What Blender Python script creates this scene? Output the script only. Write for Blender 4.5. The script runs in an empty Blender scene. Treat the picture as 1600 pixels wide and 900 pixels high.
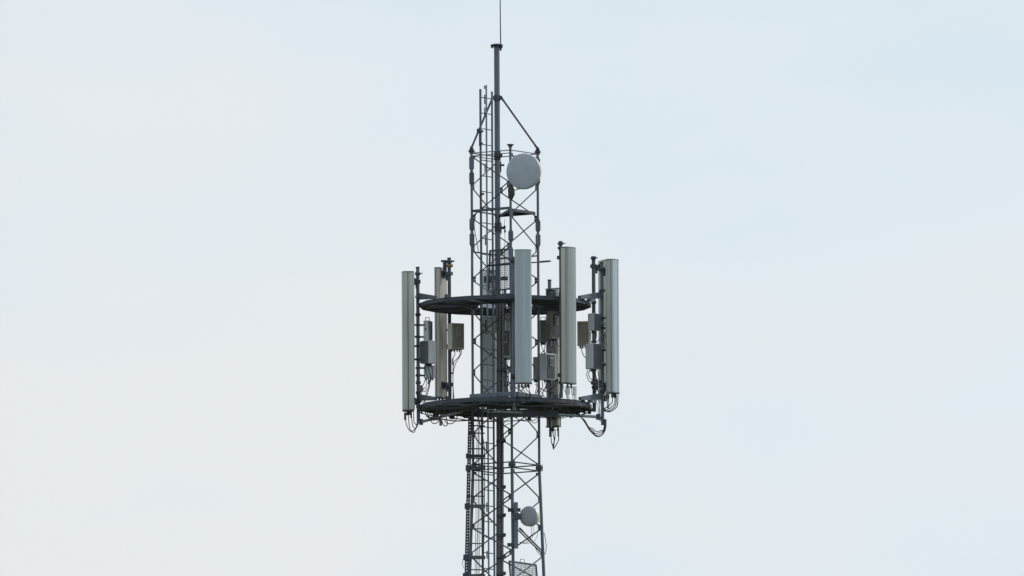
import bpy, bmesh, math, random
from mathutils import Vector, Matrix, Quaternion
R = math.radians
rnd = random.Random(7)
S = bpy.context.scene
COL = S.collection

# ------------------------------------------------------------------ camera
DIST, Z0 = 430.0, 45.4                       # metres to the tower, height of the aim point
cam_loc = Vector((0.105, -DIST, 1.7))
aim = Vector((0.105, 0, Z0))
LENS = 36.0 * (aim - cam_loc).length / 16.0
ROLL = R(-0.30)
cd = bpy.data.cameras.new('camera'); cam = bpy.data.objects.new('camera', cd); COL.objects.link(cam)
cd.sensor_width = 36; cd.lens = LENS; cd.clip_start = 1; cd.clip_end = 30000
cam.location = cam_loc
q = (aim - cam_loc).to_track_quat('-Z', 'Y') @ Quaternion((0, 0, 1), ROLL)
cam.rotation_mode = 'QUATERNION'; cam.rotation_quaternion = q
S.camera = cam
CR = q.to_matrix()

# ------------------------------------------------------------------ world, sun, exposure
SUN = Vector((0.88, 0.32, 0.70)).normalized()
W = bpy.data.worlds.new('World'); S.world = W; W.use_nodes = True
nt = W.node_tree; nt.nodes.clear()
def wn(t, **k):
    n = nt.nodes.new(t)
    for a, b in k.items(): setattr(n, a, b)
    return n
out = wn('ShaderNodeOutputWorld'); bg1 = wn('ShaderNodeBackground'); bg2 = wn('ShaderNodeBackground'); mix = wn('ShaderNodeMixShader')
sky = wn('ShaderNodeTexSky', sky_type='NISHITA', sun_disc=False)
sky.sun_elevation = math.asin(SUN.z); sky.sun_rotation = math.atan2(SUN.x, SUN.y); sky.dust_density = 2.0
tc = wn('ShaderNodeTexCoord')
mp = wn('ShaderNodeMapping'); mp.inputs['Location'].default_value = (9.19, 5.8, 0.43); mp.inputs['Rotation'].default_value = (0, R(14), 0); mp.inputs['Scale'].default_value = (30, 30, 72)
nz = wn('ShaderNodeTexNoise'); nz.inputs['Scale'].default_value = 1.0; nz.inputs['Detail'].default_value = 4; nz.inputs['Roughness'].default_value = .5
sep = wn('ShaderNodeSeparateXYZ')
thin = wn('ShaderNodeMapRange'); thin.inputs[1].default_value = .091; thin.inputs[2].default_value = .111; thin.inputs[3].default_value = -.07; thin.inputs[4].default_value = .07
add = wn('ShaderNodeMath', operation='ADD')
ramp = wn('ShaderNodeValToRGB')
ramp.color_ramp.elements[0].position = .37; ramp.color_ramp.elements[0].color = (.800, .832, .858, 1)
ramp.color_ramp.elements[1].position = .68; ramp.color_ramp.elements[1].color = (.690, .805, .885, 1)
nt.links.new(tc.outputs['Generated'], mp.inputs[0]); nt.links.new(mp.outputs[0], nz.inputs['Vector'])
nt.links.new(tc.outputs['Generated'], sep.inputs[0]); nt.links.new(sep.outputs['Z'], thin.inputs[0])
nt.links.new(nz.outputs[0], add.inputs[0]); nt.links.new(thin.outputs[0], add.inputs[1])
nt.links.new(add.outputs[0], ramp.inputs[0]); nt.links.new(ramp.outputs[0], bg2.inputs['Color'])
nt.links.new(sky.outputs[0], bg1.inputs['Color'])
# thin overcast is brightest towards the hidden sun and darkest opposite it
dt = wn('ShaderNodeVectorMath', operation='DOT_PRODUCT'); dt.inputs[1].default_value = tuple(SUN)
glow = wn('ShaderNodeMapRange', interpolation_type='SMOOTHSTEP'); glow.inputs[1].default_value = -.75; glow.inputs[2].default_value = 1.0; glow.inputs[3].default_value = .88; glow.inputs[4].default_value = 1.145
nt.links.new(tc.outputs['Generated'], dt.inputs[0]); nt.links.new(dt.outputs['Value'], glow.inputs[0]); nt.links.new(glow.outputs[0], bg2.inputs['Strength'])
bg1.inputs['Strength'].default_value = .08
mix.inputs[0].default_value = .90
nt.links.new(bg1.outputs[0], mix.inputs[1]); nt.links.new(bg2.outputs[0], mix.inputs[2]); nt.links.new(mix.outputs[0], out.inputs[0])

sd = bpy.data.lights.new('sun', 'SUN'); so = bpy.data.objects.new('sun', sd); COL.objects.link(so)
sd.energy = 1.5; sd.angle = R(11); sd.color = (1, .95, .87)
so.rotation_mode = 'QUATERNION'; so.rotation_quaternion = (-SUN).to_track_quat('-Z', 'Y'); so.location = (60, 30, 120)
S.view_settings.view_transform = 'Standard'; S.view_settings.look = 'None'; S.view_settings.exposure = 0; S.view_settings.gamma = 1

# ------------------------------------------------------------------ helpers
def P(px, py, Y=0.0):
    """point of the plane y = Y that stands at photograph pixel (px, py)"""
    d = CR @ Vector(((px - 800) / 1600 * 36 / LENS, -(py - 450) / 1600 * 36 / LENS, -1))
    return cam_loc + d * ((Y - cam_loc.y) / d.y)
def zz(py, Y=0.0): return P(790, py, Y).z

def material(name, col, rough=.6, metal=0., var=.25, scale=6., dirt=None, dirt_amt=0., streak=1., bump=0., spec=.5):
    m = bpy.data.materials.new(name); m.use_nodes = True
    t = m.node_tree; b = t.nodes['Principled BSDF']
    b.inputs['Roughness'].default_value = rough; b.inputs['Metallic'].default_value = metal
    b.inputs['Specular IOR Level'].default_value = spec
    c = t.nodes.new('ShaderNodeTexCoord'); mpn = t.nodes.new('ShaderNodeMapping'); mpn.inputs['Scale'].default_value = (1, 1, 1 / streak)
    oi = t.nodes.new('ShaderNodeObjectInfo'); va = t.nodes.new('ShaderNodeVectorMath'); va.operation = 'ADD'
    n = t.nodes.new('ShaderNodeTexNoise'); n.inputs['Scale'].default_value = scale; n.inputs['Detail'].default_value = 5; n.inputs['Roughness'].default_value = .62
    t.links.new(c.outputs['Object'], mpn.inputs[0]); t.links.new(mpn.outputs[0], va.inputs[0])
    sc = t.nodes.new('ShaderNodeVectorMath'); sc.operation = 'SCALE'; sc.inputs['Scale'].default_value = 37
    cx = t.nodes.new('ShaderNodeCombineXYZ')
    for i in range(3): t.links.new(oi.outputs['Random'], cx.inputs[i])
    t.links.new(cx.outputs[0], sc.inputs[0]); t.links.new(sc.outputs[0], va.inputs[1]); t.links.new(va.outputs[0], n.inputs['Vector'])
    rp = t.nodes.new('ShaderNodeValToRGB')
    lo = [x * (1 - var) for x in col]; hi = [min(1, x * (1 + var)) for x in col]
    rp.color_ramp.elements[0].position = .3; rp.color_ramp.elements[0].color = (*lo, 1)
    rp.color_ramp.elements[1].position = .7; rp.color_ramp.elements[1].color = (*hi, 1)
    t.links.new(n.outputs[0], rp.inputs[0])
    last = rp.outputs[0]
    if dirt:
        n2 = t.nodes.new('ShaderNodeTexNoise'); n2.inputs['Scale'].default_value = scale * .45; n2.inputs['Detail'].default_value = 3
        t.links.new(va.outputs[0], n2.inputs['Vector'])
        mr = t.nodes.new('ShaderNodeMapRange'); mr.inputs[1].default_value = .45; mr.inputs[2].default_value = .75; mr.inputs[4].default_value = dirt_amt
        t.links.new(n2.outputs[0], mr.inputs[0])
        mx = t.nodes.new('ShaderNodeMix'); mx.data_type = 'RGBA'
        t.links.new(mr.outputs[0], mx.inputs[0]); t.links.new(last, mx.inputs[6]); mx.inputs[7].default_value = (*dirt, 1)
        last = mx.outputs[2]
    hs = t.nodes.new('ShaderNodeHueSaturation'); vr = t.nodes.new('ShaderNodeMapRange')         # each member weathers its own way
    pv = .30 if 'steel' in name or 'zinc' in name else .06
    vr.inputs[3].default_value = 1 - pv; vr.inputs[4].default_value = 1 + pv
    t.links.new(oi.outputs['Random'], vr.inputs[0]); t.links.new(vr.outputs[0], hs.inputs['Value']); t.links.new(last, hs.inputs['Color']); last = hs.outputs[0]
    t.links.new(last, b.inputs['Base Color'])
    rr = t.nodes.new('ShaderNodeMapRange'); rr.inputs[3].default_value = max(.05, rough - .12); rr.inputs[4].default_value = min(1, rough + .12)
    t.links.new(n.outputs[0], rr.inputs[0]); t.links.new(rr.outputs[0], b.inputs['Roughness'])
    if bump:
        bp = t.nodes.new('ShaderNodeBump'); bp.inputs['Strength'].default_value = bump; bp.inputs['Distance'].default_value = .01
        t.links.new(n.outputs[0], bp.inputs['Height']); t.links.new(bp.outputs[0], b.inputs['Normal'])
    return m

M = dict(  # bluish tint of the steels stands in for haze in the air
    steel=material('galvanised_steel', (.118, .146, .184), .58, .15, .32, 9, (.10, .085, .075), .3, 3),
    mast=material('mast_steel', (.118, .146, .182), .5, .1, .2, 7, (.11, .10, .095), .25, 4),
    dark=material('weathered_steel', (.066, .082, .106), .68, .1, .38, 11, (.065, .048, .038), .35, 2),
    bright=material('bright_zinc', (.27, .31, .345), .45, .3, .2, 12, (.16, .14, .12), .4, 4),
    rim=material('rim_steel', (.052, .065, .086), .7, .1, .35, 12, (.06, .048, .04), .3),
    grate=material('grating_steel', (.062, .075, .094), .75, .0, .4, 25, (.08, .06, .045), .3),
    radome=material('radome_grey', (.435, .520, .570), .27, 0, .13, 30, (.36, .395, .40), .6, 40),
    radome_old=material('aged_radome', (.50, .515, .50), .5, 0, .13, 30, (.40, .40, .36), .7, 40),
    tray=material('antenna_back_tray', (.54, .555, .535), .45, .05, .12, 26, (.44, .44, .40), .6, 40),
    radome_mid=material('weathered_radome', (.285, .330, .345), .42, 0, .13, 30, (.30, .31, .30), .6, 40),
    cool_tray=material('pale_tray', (.76, .79, .80), .45, .05, .06, 8, (.64, .66, .66), .5, 40),  # tray copy lightened in colour to offset shade from tower and rings
    beige_tray=material('beige_tray', (.56, .545, .48), .5, .05, .12, 26, (.44, .42, .36), .7, 40),
    dish=material('dish_radome', (.42, .465, .545), .6, 0, .07, 14, (.36, .39, .44), .5),
    dish_dark=material('dark_dish_radome', (.31, .325, .37), .6, 0, .08, 18, (.25, .26, .28), .4),
    shell=material('dish_shell', (.62, .62, .60), .35, .2, .06, 8, (.4, .38, .35), .3),
    unit=material('radio_paint', (.66, .70, .75), .5, 0, .08, 9, (.48, .49, .50), .5, 3),
    unit_beige=material('radio_beige', (.60, .575, .50), .55, 0, .1, 9, (.40, .37, .32), .5, 3),
    fin=material('heat_sink_grey', (.165, .178, .20), .55, .1, .15, 10, (.14, .13, .12), .4),
    fin_brown=material('heat_sink_brown', (.43, .39, .335), .6, .1, .15, 10, (.12, .10, .085), .4),
    white=material('sunlit_side_white', (.70, .71, .71), .4, 0, .05, 6),
    rubber=material('black_cable', (.042, .047, .055), .5, 0, .3, 20),
    greycable=material('grey_cable', (.16, .17, .18), .5, 0, .2, 20),
    brass=material('yellow_clamp', (.30, .20, .06), .5, .3, .25, 20, (.18, .12, .05), .5),
    concrete=material('concrete', (.32, .31, .29), .9, 0, .2, 3, (.2, .19, .17), .5, 1, .3),
    grass=material('ground_grass', (.065, .085, .035), .95, 0, .45, .35, (.13, .11, .06), .8, 1, .6),
)

class MB:
    def __init__(s): s.v = []; s.f = []; s.sm = []
    def add(s, vs, fs, smooth=False):
        o = len(s.v); s.v += [Vector(v) for v in vs]; s.f += [tuple(i + o for i in f) for f in fs]; s.sm += [smooth] * len(fs); return s
    def box(s, c, size, mat=None, bev=0.):
        bm = bmesh.new(); bmesh.ops.create_cube(bm, size=1)
        bmesh.ops.scale(bm, vec=size, verts=bm.verts)
        if bev: bmesh.ops.bevel(bm, geom=bm.edges[:], offset=bev, segments=2, affect='EDGES', profile=.6)
        bm.verts.index_update()
        T = Matrix.Translation(c) @ (mat.to_4x4() if mat else Matrix())
        s.add([T @ v.co for v in bm.verts], [[v.index for v in f.verts] for f in bm.faces]); bm.free(); return s
    def beam(s, p, q, w, h, up=Vector((0, 0, 1)), bev=0.):
        p, q = Vector(p), Vector(q); z = (q - p).normalized(); x = up.cross(z)
        if x.length < 1e-4: x = Vector((1, 0, 0))
        x.normalize(); y = z.cross(x)
        return s.box((p + q) / 2, (w, h, (q - p).length), Matrix((x, y, z)).transposed(), bev)
    def angle(s, p, q, w=.03, t=.005, up=Vector((0, 0, 1))):
        """L-section bar"""
        p, q = Vector(p), Vector(q); z = (q - p).normalized(); x = up.cross(z)
        if x.length < 1e-4: x = Vector((1, 0, 0))
        x.normalize(); y = z.cross(x); rot = Matrix((x, y, z)).transposed(); L = (q - p).length; m = (p + q) / 2
        s.box(m, (t, w, L), rot); s.box(m + y * (w / 2 - t / 2) + x * (w / 2 + t / 2 + .0002), (w, t, L), rot); return s
    def path(s, pts, r, n=8, cap=True):
        pts = [Vector(p) for p in pts]; N = len(pts); rs = r if isinstance(r, (list, tuple)) else [r] * N
        vs = []; fs = []; prev = None
        for i, p in enumerate(pts):
            d = (pts[min(i + 1, N - 1)] - pts[max(i - 1, 0)]).normalized()
            if prev is None: x = d.orthogonal().normalized()
            else: x = (prev - d * prev.dot(d)).normalized()
            prev = x; y = d.cross(x)
            for k in range(n):
                a = 2 * math.pi * k / n; vs.append(p + (x * math.cos(a) + y * math.sin(a)) * rs[i])
        for i in range(N - 1):
            for k in range(n):
                a, b = i * n + k, i * n + (k + 1) % n; fs.append((a, b, b + n, a + n))
        s.add(vs, fs, True)
        if cap:
            s.add(vs[:n], [tuple(range(n))[::-1]]); s.add(vs[-n:], [tuple(range(n))])
        return s
    def tube(s, p, q, r, n=10, r2=None): return s.path([p, q], [r, r if r2 is None else r2], n)
    def prism(s, prof, z0, z1, smooth=False):
        n = len(prof); vs = [(x, y, z0) for x, y in prof] + [(x, y, z1) for x, y in prof]
        s.add(vs, [(i, (i + 1) % n, (i + 1) % n + n, i + n) for i in range(n)], smooth)
        s.add(vs[:n], [tuple(range(n))[::-1]]); s.add(vs[n:], [tuple(range(n))]); return s
    def band(s, r0, r1, z0, z1, a0=0., a1=360., n=64):
        full = abs(a1 - a0) >= 359.9; m = n if full else n + 1; vs = []; fs = []
        for i in range(m):
            a = R(a0 + (a1 - a0) * i / n); c, d = math.cos(a), math.sin(a)
            vs += [(r0 * c, r0 * d, z0), (r1 * c, r1 * d, z0), (r1 * c, r1 * d, z1), (r0 * c, r0 * d, z1)]
        for i in range(n):
            j = (i + 1) % m
            for k in range(4): fs.append((i * 4 + k, j * 4 + k, j * 4 + (k + 1) % 4, i * 4 + (k + 1) % 4))
        if not full: fs += [(0, 1, 2, 3), tuple(4 * n + k for k in (3, 2, 1, 0))]
        return s.add(vs, fs)
    def lathe(s, prof, n=48, T=Matrix()):
        """prof: (radius, axial) pairs turned about local -Y"""
        vs = []; fs = []; k = len(prof)
        for i in range(n):
            a = 2 * math.pi * i / n
            for r, y in prof: vs.append(T @ Vector((r * math.cos(a), y, r * math.sin(a))))
        for i in range(n):
            j = (i + 1) % n
            for t in range(k - 1): fs.append((i * k + t, j * k + t, j * k + t + 1, i * k + t + 1))
        return s.add(vs, fs, True)
    def build(s, name, mat, parent=None, world=True):
        me = bpy.data.meshes.new(name); vs = s.v
        if world and parent is not None: I = TM[root_of(parent)].inverted(); vs = [I @ v for v in vs]
        me.from_pydata([tuple(v) for v in vs], [], s.f); me.materials.append(M[mat])
        me.polygons.foreach_set('use_smooth', s.sm)
        bm = bmesh.new(); bm.from_mesh(me); bmesh.ops.recalc_face_normals(bm, faces=bm.faces); bm.to_mesh(me); bm.free()
        o = bpy.data.objects.new(name, me); COL.objects.link(o); o.parent = parent; return o

TM = {}
def root_of(o):
    while o.parent: o = o.parent
    return o.name
def tag(o, label, cat, group=None):
    o['label'] = label; o['category'] = cat
    if group: o['group'] = group
    return o
def thing(name, label, cat, loc=(0, 0, 0), rz=0., group=None):
    o = bpy.data.objects.new(name, None); COL.objects.link(o); o.empty_display_size = .2
    o.location = loc; o.rotation_euler = (0, 0, rz)
    TM[o.name] = Matrix.Translation(loc) @ Matrix.Rotation(rz, 4, 'Z')
    return tag(o, label, cat, group)
def curve(pts, n=10):
    """Catmull-Rom through pts"""
    p = [Vector(x) for x in pts]; p = [p[0] * 2 - p[1]] + p + [p[-1] * 2 - p[-2]]; o = []
    for i in range(1, len(p) - 2):
        for k in range(n):
            t = k / n
            o.append(.5 * (2 * p[i] + (p[i + 1] - p[i - 1]) * t + (2 * p[i - 1] - 5 * p[i] + 4 * p[i + 1] - p[i + 2]) * t * t + (3 * p[i] - p[i - 1] - 3 * p[i + 1] + p[i + 2]) * t ** 3))
    o.append(p[-2]); return o
def cable(pts, parent, r=.007, name='jumper_cable', mat='rubber'):
    """pts in (px, py, Y)"""
    return MB().path(curve([P(*p) for p in pts]), r, 6).build(name, mat, parent)

# ------------------------------------------------------------------ ground
me = bpy.data.meshes.new('ground'); g = 9000
N = 24
vs = [(-g + 2 * g * i / N, -g + 2 * g * j / N, 0) for j in range(N + 1) for i in range(N + 1)]
me.from_pydata(vs, [], [(j * (N + 1) + i, j * (N + 1) + i + 1, (j + 1) * (N + 1) + i + 1, (j + 1) * (N + 1) + i) for j in range(N) for i in range(N)])
me.materials.append(M['grass']); o = bpy.data.objects.new('ground', me); COL.objects.link(o); o['kind'] = 'structure'

# ------------------------------------------------------------------ lattice tower
RD = .524                                                          # half diagonal of the square shaft
ZJ = zz(730, -.09)                                                 # flanged joint; the shaft widens below it
def rad(z): return RD if z >= ZJ else RD + .040 * (ZJ - z) if z > 3 else RD + .040 * (ZJ - 3)
DIRS = [Vector((-.985, -.172, 0)), Vector((.172, -.985, 0)), Vector((.985, .172, 0)), Vector((-.172, .985, 0))]   # left, near, right, far
def leg_at(i, z): v = DIRS[i] * rad(z); return Vector((v.x, v.y, z))
tower = thing('lattice_tower', 'tall square lattice steel mast shaft carrying ring platforms and antennas', 'tower')
ztop = zz(238, -.09)
legs = []
for i in range(4):
    b = MB(); zt = ztop + (.07 if i == 1 else .02)
    b.tube(leg_at(i, ZJ), leg_at(i, zt), .0205, 12); b.tube(leg_at(i, .3), leg_at(i, ZJ), .045, 12, .025)
    L = b.build('leg', 'steel', tower); legs.append(L)
    c = MB(); p = leg_at(i, zt)
    if i == 1:
        c.tube(p, p + Vector((0, 0, .012)), .055, 16); c.tube(p - Vector((0, 0, .035)), p, .028, 12, .045)
    else:
        c.box(p, (.10, .09, .018)); 
        for k in range(4): a = R(45 + 90 * k); c.tube(p + Vector((.04 * math.cos(a), .036 * math.sin(a), -.04)), p + Vector((.04 * math.cos(a), .036 * math.sin(a), .035)), .008, 6)
        c.box(p + Vector((0, 0, .04)), (.05, .012, .07))
    c.build('leg_cap', 'dark', L)
    f = MB(); p = leg_at(i, ZJ)
    f.tube(p + Vector((0, 0, .004)), p + Vector((0, 0, .022)), .058, 14); f.tube(p - Vector((0, 0, .022)), p - Vector((0, 0, .004)), .058, 14)
    for k in range(6): a = R(60 * k); f.tube(p + Vector((.045 * math.cos(a), .045 * math.sin(a), -.05)), p + Vector((.045 * math.cos(a), .045 * math.sin(a), .05)), .009, 6)
    f.build('flange', 'dark', L)
    # the bolted stiffener sleeves in pairs along the upper shaft
    pairs = {0: [(243, 266), (267.5, 289), (340, 361), (363, 385)], 2: [(246, 268), (270, 289), (343, 363), (365, 386)],
             1: [(287, 311), (359, 378), (386, 408)], 3: [(250, 271), (346, 367)]}[i]
    for (a, bb) in pairs:
        s = MB(); q0, q1 = leg_at(i, zz(bb, DIRS[i].y * RD)), leg_at(i, zz(a, DIRS[i].y * RD)); m_ = (q0 + q1) / 2; h = q1.z - q0.z
        s.box(m_, (.078, .07, h - .05), bev=.008); s.tube(q0, q1, .027, 10)
        for sx in (-1, 1):
            for sz in (-.3, 0, .3): s.tube(m_ + Vector((sx * .026, -.045, sz * h)), m_ + Vector((sx * .026, .045, sz * h)), .008, 6)
        s.build('sleeve', 'steel', L)
    MB().box(leg_at(i, .15), (.9, .9, .3), bev=.03).build('footing', 'concrete', L)
# zig-zag bracing
nodes = [zz(243 + 48.35 * k, -.09) for k in range(11)]
low = [ZJ - .07]
while len(low) < 6: low.append(low[-1] - .425 - .004 * len(low))
def brace(i, z1, j, z2, w=.019):
    p, q_ = leg_at(i, z1), leg_at(j, z2); d = (q_ - p).normalized()
    b = MB(); b.tube(p + d * .012, q_ - d * .012, w / 2, 8)
    hd = Vector((d.x, d.y, 0)).normalized(); rot = Matrix.Rotation(math.atan2(d.y, d.x), 3, 'Z')
    b.box(p + hd * .035 + Vector((0, 0, d.z * .02)), (.064, .010, .042), rot); b.box(q_ - hd * .035 - Vector((0, 0, d.z * .02)), (.064, .010, .042), rot)
    return b.build('diagonal_brace', 'dark' if rnd.random() < .5 else 'steel', tower)
for seq in (nodes, low):
    for i in range(4):
        j = (i + 1) % 4
        for k in range(len(seq) - 1):
            a, b2 = seq[k] - .012, seq[k + 1] + .012
            if k % 2 == 0: brace(i, a, j, b2, .019 if seq is nodes else .022)
            else: brace(j, a, i, b2, .019 if seq is nodes else .022)
b = MB(); z = low[-1]; k = len(low) - 1
while z > .9:
    z2 = max(z - (.43 + .02 * k), .5)
    for i in range(4):
        j = (i + 1) % 4; p, q_ = (leg_at(i, z), leg_at(j, z2)) if k % 2 == 0 else (leg_at(j, z), leg_at(i, z2))
        b.tube(p, q_, .014, 6)
    z = z2; k += 1
b.build('lower_bracing', 'steel', tower)
for dz, w in ((-.01, .016), (.035, .014)):
    for i in range(4):
        MB().tube(leg_at(i, ztop - dz - .02), leg_at((i + 1) % 4, ztop - dz - .02), w / 2, 8).build('tie_bar', 'steel', tower) if dz < 0 or i in (0, 3) else None
for dz in (.045, -.045):
    for i in range(4): MB().tube(leg_at(i, ZJ + dz), leg_at((i + 1) % 4, ZJ + dz), .010, 8).build('tie_bar', 'dark', tower)
for (i, j, py) in ((0, 3, 394), (3, 2, 399)):
    MB().angle(leg_at(i, zz(py)), leg_at(j, zz(py)), .022).build('tie_bar', 'dark', tower)
# rest deck half way up the top section
zd = zz(330.5)
b = MB(); b.prism([tuple((leg_at(1, zd) * .93 + Vector((.0, 0, 0))).xy), tuple((leg_at(2, zd) * .90).xy), tuple((leg_at(3, zd) * .93).xy)], zd - .006, zd + .004)
for i, j in ((1, 2), (2, 3), (3, 1)):
    b.angle(leg_at(i, zd) * .93 * Vector((1, 1, 0)) + Vector((0, 0, zd - .02)) if 0 else Vector((leg_at(i, zd).x * .92, leg_at(i, zd).y * .92, zd - .022)), Vector((leg_at(j, zd).x * .92, leg_at(j, zd).y * .92, zd - .022)), .035)
b.build('rest_deck', 'dark', tower)
b = MB(); b.beam(leg_at(0, zd), leg_at(1, zd + .005), .03, .038); b.build('deck_beam', 'dark', tower)
b = MB(); b.beam(leg_at(0, zd), leg_at(3, zd), .015, .02); b.build('deck_beam', 'dark', tower)

# ------------------------------------------------------------------ centre mast, stays and rod
mY = .46
mb, mt_ = P(779, 500, mY), P(777.6, 73, mY)
mast = thing('antenna_mast', 'thick plain steel tube mast rising above the top of the lattice tower', 'mast', (mb.x, mb.y, mb.z))
mx_ = mb.x - .006
MB().tube((mx_, mY, zz(520, mY)), (mx_, mY, zz(73, mY)), .044, 24).build('tube', 'mast', mast)
b = MB(); zt = zz(71.5, mY); b.tube((mx_, mY, zt - .012), (mx_, mY, zt + .012), .062, 20, .105); b.tube((mx_, mY, zt + .012), (mx_, mY, zt + .03), .105, 20, .06)
for k in range(8): a = R(45 * k + 10); b.tube((mx_ + .085 * math.cos(a), mY + .085 * math.sin(a), zt - .035), (mx_ + .085 * math.cos(a), mY + .085 * math.sin(a), zt + .01), .009, 6)
b.build('top_flange', 'dark', mast)
b = MB(); zc = zz(153, mY); b.tube((mx_, mY, zc - .045), (mx_, mY, zc + .045), .054, 20); b.box((mx_ + .055, mY - .02, zc), (.05, .03, .06)); b.box((mx_ - .055, mY - .02, zc), (.05, .03, .05)); b.build('stay_collar', 'dark', mast)
b = MB(); b.box((mx_ + .03, mY - .02, zz(243, mY)), (.1, .1, .05)); b.box((mx_ + .05, mY, zz(258, mY)), (.12, .03, .03)); b.tube((mx_, mY, zz(250, mY)), (mx_, mY, zz(236, mY)), .052, 18); b.build('leg_clamp', 'dark', mast)
b = MB(); b.box((mx_ + .05, mY, zz(356, mY)), (.13, .03, .04)); b.box((mx_ + .11, mY, zz(355, mY)), (.03, .03, .05)); b.tube((mx_, mY, zz(362, mY)), (mx_, mY, zz(348, mY)), .052, 18); b.build('leg_clamp', 'dark', mast)
for i, (sx, lab) in enumerate(((1, 'steel stay rod sloping from mast down to the leg cap above white dish'), (-1, 'steel stay rod sloping from mast behind the ladder to outer leg cap'))):
    p = Vector((mx_ + sx * .07, mY - .02, zz(153, mY))); q_ = leg_at(2 if sx > 0 else 0, ztop + .075)
    t = thing('stay_rod', lab, 'stay rod', tuple(q_), 0, 'stay rods bracing the mast')
    d = (q_ - p).normalized(); MB().tube(p + d * .05, q_ - d * .06, .0155, 10).build('rod', 'dark', t)
    b = MB(); b.box(p + d * .03, (.02, .03, .07), d.to_track_quat('Z', 'Y').to_matrix()); b.tube(p + Vector((0, -.03, 0)), p + Vector((0, .03, 0)), .018, 10); b.build('end_fitting', 'dark', t)
    b = MB(); b.box(q_ - d * .04, (.02, .03, .07), d.to_track_quat('Z', 'Y').to_matrix()); b.tube(q_ + Vector((0, -.03, 0)), q_ + Vector((0, .03, 0)), .018, 10); b.build('end_fitting', 'dark', t)
    if sx < 0:
        e = p + (q_ - p) * .68; MB().box(e + Vector((-.01, -.03, 0)), (.028, .03, .09), bev=.004).build('tag_plate', 'dark', t)
rp = Vector((mx_ + .062, mY, zz(74, mY)))
rod = thing('lightning_rod', 'thin lightning rod standing on the flat cap of the mast', 'lightning rod', tuple(rp))
MB().path([rp, rp + Vector((-.004, 0, .4)), rp + Vector((-.006, 0, 1.2))], [.0095, .0085, .007], 8).build('rod', 'dark', rod)
MB().tube(rp - Vector((0, 0, .05)), rp + Vector((0, 0, .05)), .016, 8).build('base_clamp', 'dark', rod)

# ------------------------------------------------------------------ climbing ladder
fd = (DIRS[3] - DIRS[0]).normalized(); inn = Vector((fd.y, -fd.x, 0))
def lad(u): p = DIRS[0] * RD + fd * u + inn * .03; return p
lA, lB, lC = lad(.205), lad(.52), lad(.365)
zl = lambda py, p: zz(py, p.y)
ladder = thing('climbing_ladder', 'narrow steel climbing ladder inside the tower with a central safety rail', 'ladder', (lC.x, lC.y, .3))
b = MB(); b.tube((lA.x, lA.y, .3), (lA.x, lA.y, zl(140, lA)), .0185, 10); b.tube((lA.x, lA.y, zl(142, lA)), (lA.x, lA.y, zl(139, lA)), .019, 10); b.build('rail', 'steel', ladder)
MB().tube((lB.x, lB.y, .3), (lB.x, lB.y, zl(143, lB)), .0165, 10).build('rail', 'steel', ladder)
cR = MB(); cR.tube((lC.x, lC.y - .02, .3), (lC.x, lC.y - .02, zl(133, lC)), .014, 10); cR.box((lC.x + .008, lC.y - .035, (zl(133, lC) + .3) / 2), (.012, .012, zl(133, lC) - .3))
cR = cR.build('safety_rail', 'bright', ladder)
for a, bb in ((134, 139), (148, 163), (168, 181), (256, 269), (369, 383), (500, 520), (690, 708), (785, 800), (861, 873)):
    MB().box((lC.x - .026, lC.y - .03, (zl(a, lC) + zl(bb, lC)) / 2), (.018, .03, (bb - a) / 100), bev=.003).build('rail_bracket', 'dark', cR)
z = zl(153, lC); k = 0; rest = MB()
while z > .5:
    p, q_ = (lA.x, lA.y, z), (lB.x, lB.y, z)
    if k < 34: MB().tube(p, q_, .008, 8).build('rung', 'steel', ladder)
    else: rest.tube(p, q_, .008, 6)
    z -= .2465; k += 1
rest.build('lower_rungs', 'steel', ladder)
for (pxa, ya, yb, lab) in ((749.6, 200, 228, 'short dark antenna stub clamped to the ladder rail above the tower top'), (750.8, 297, 330, 'short dark rod clamped to ladder rail just above the small rest deck')):
    p, q_ = P(pxa, ya, lA.y - .05), P(pxa, yb, lA.y - .05)
    t = thing('antenna_stub', lab, 'small antenna', tuple(q_))
    MB().tube(q_, p, .013, 10).build('rod', 'dark', t)
    b = MB(); b.box(q_ + (p - q_) * .82 + Vector((.02, .02, 0)), (.07, .06, .03)); b.box(q_ + (p - q_) * .15 + Vector((.02, .02, 0)), (.06, .06, .02)); b.build('clamp', 'dark', t)

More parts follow.
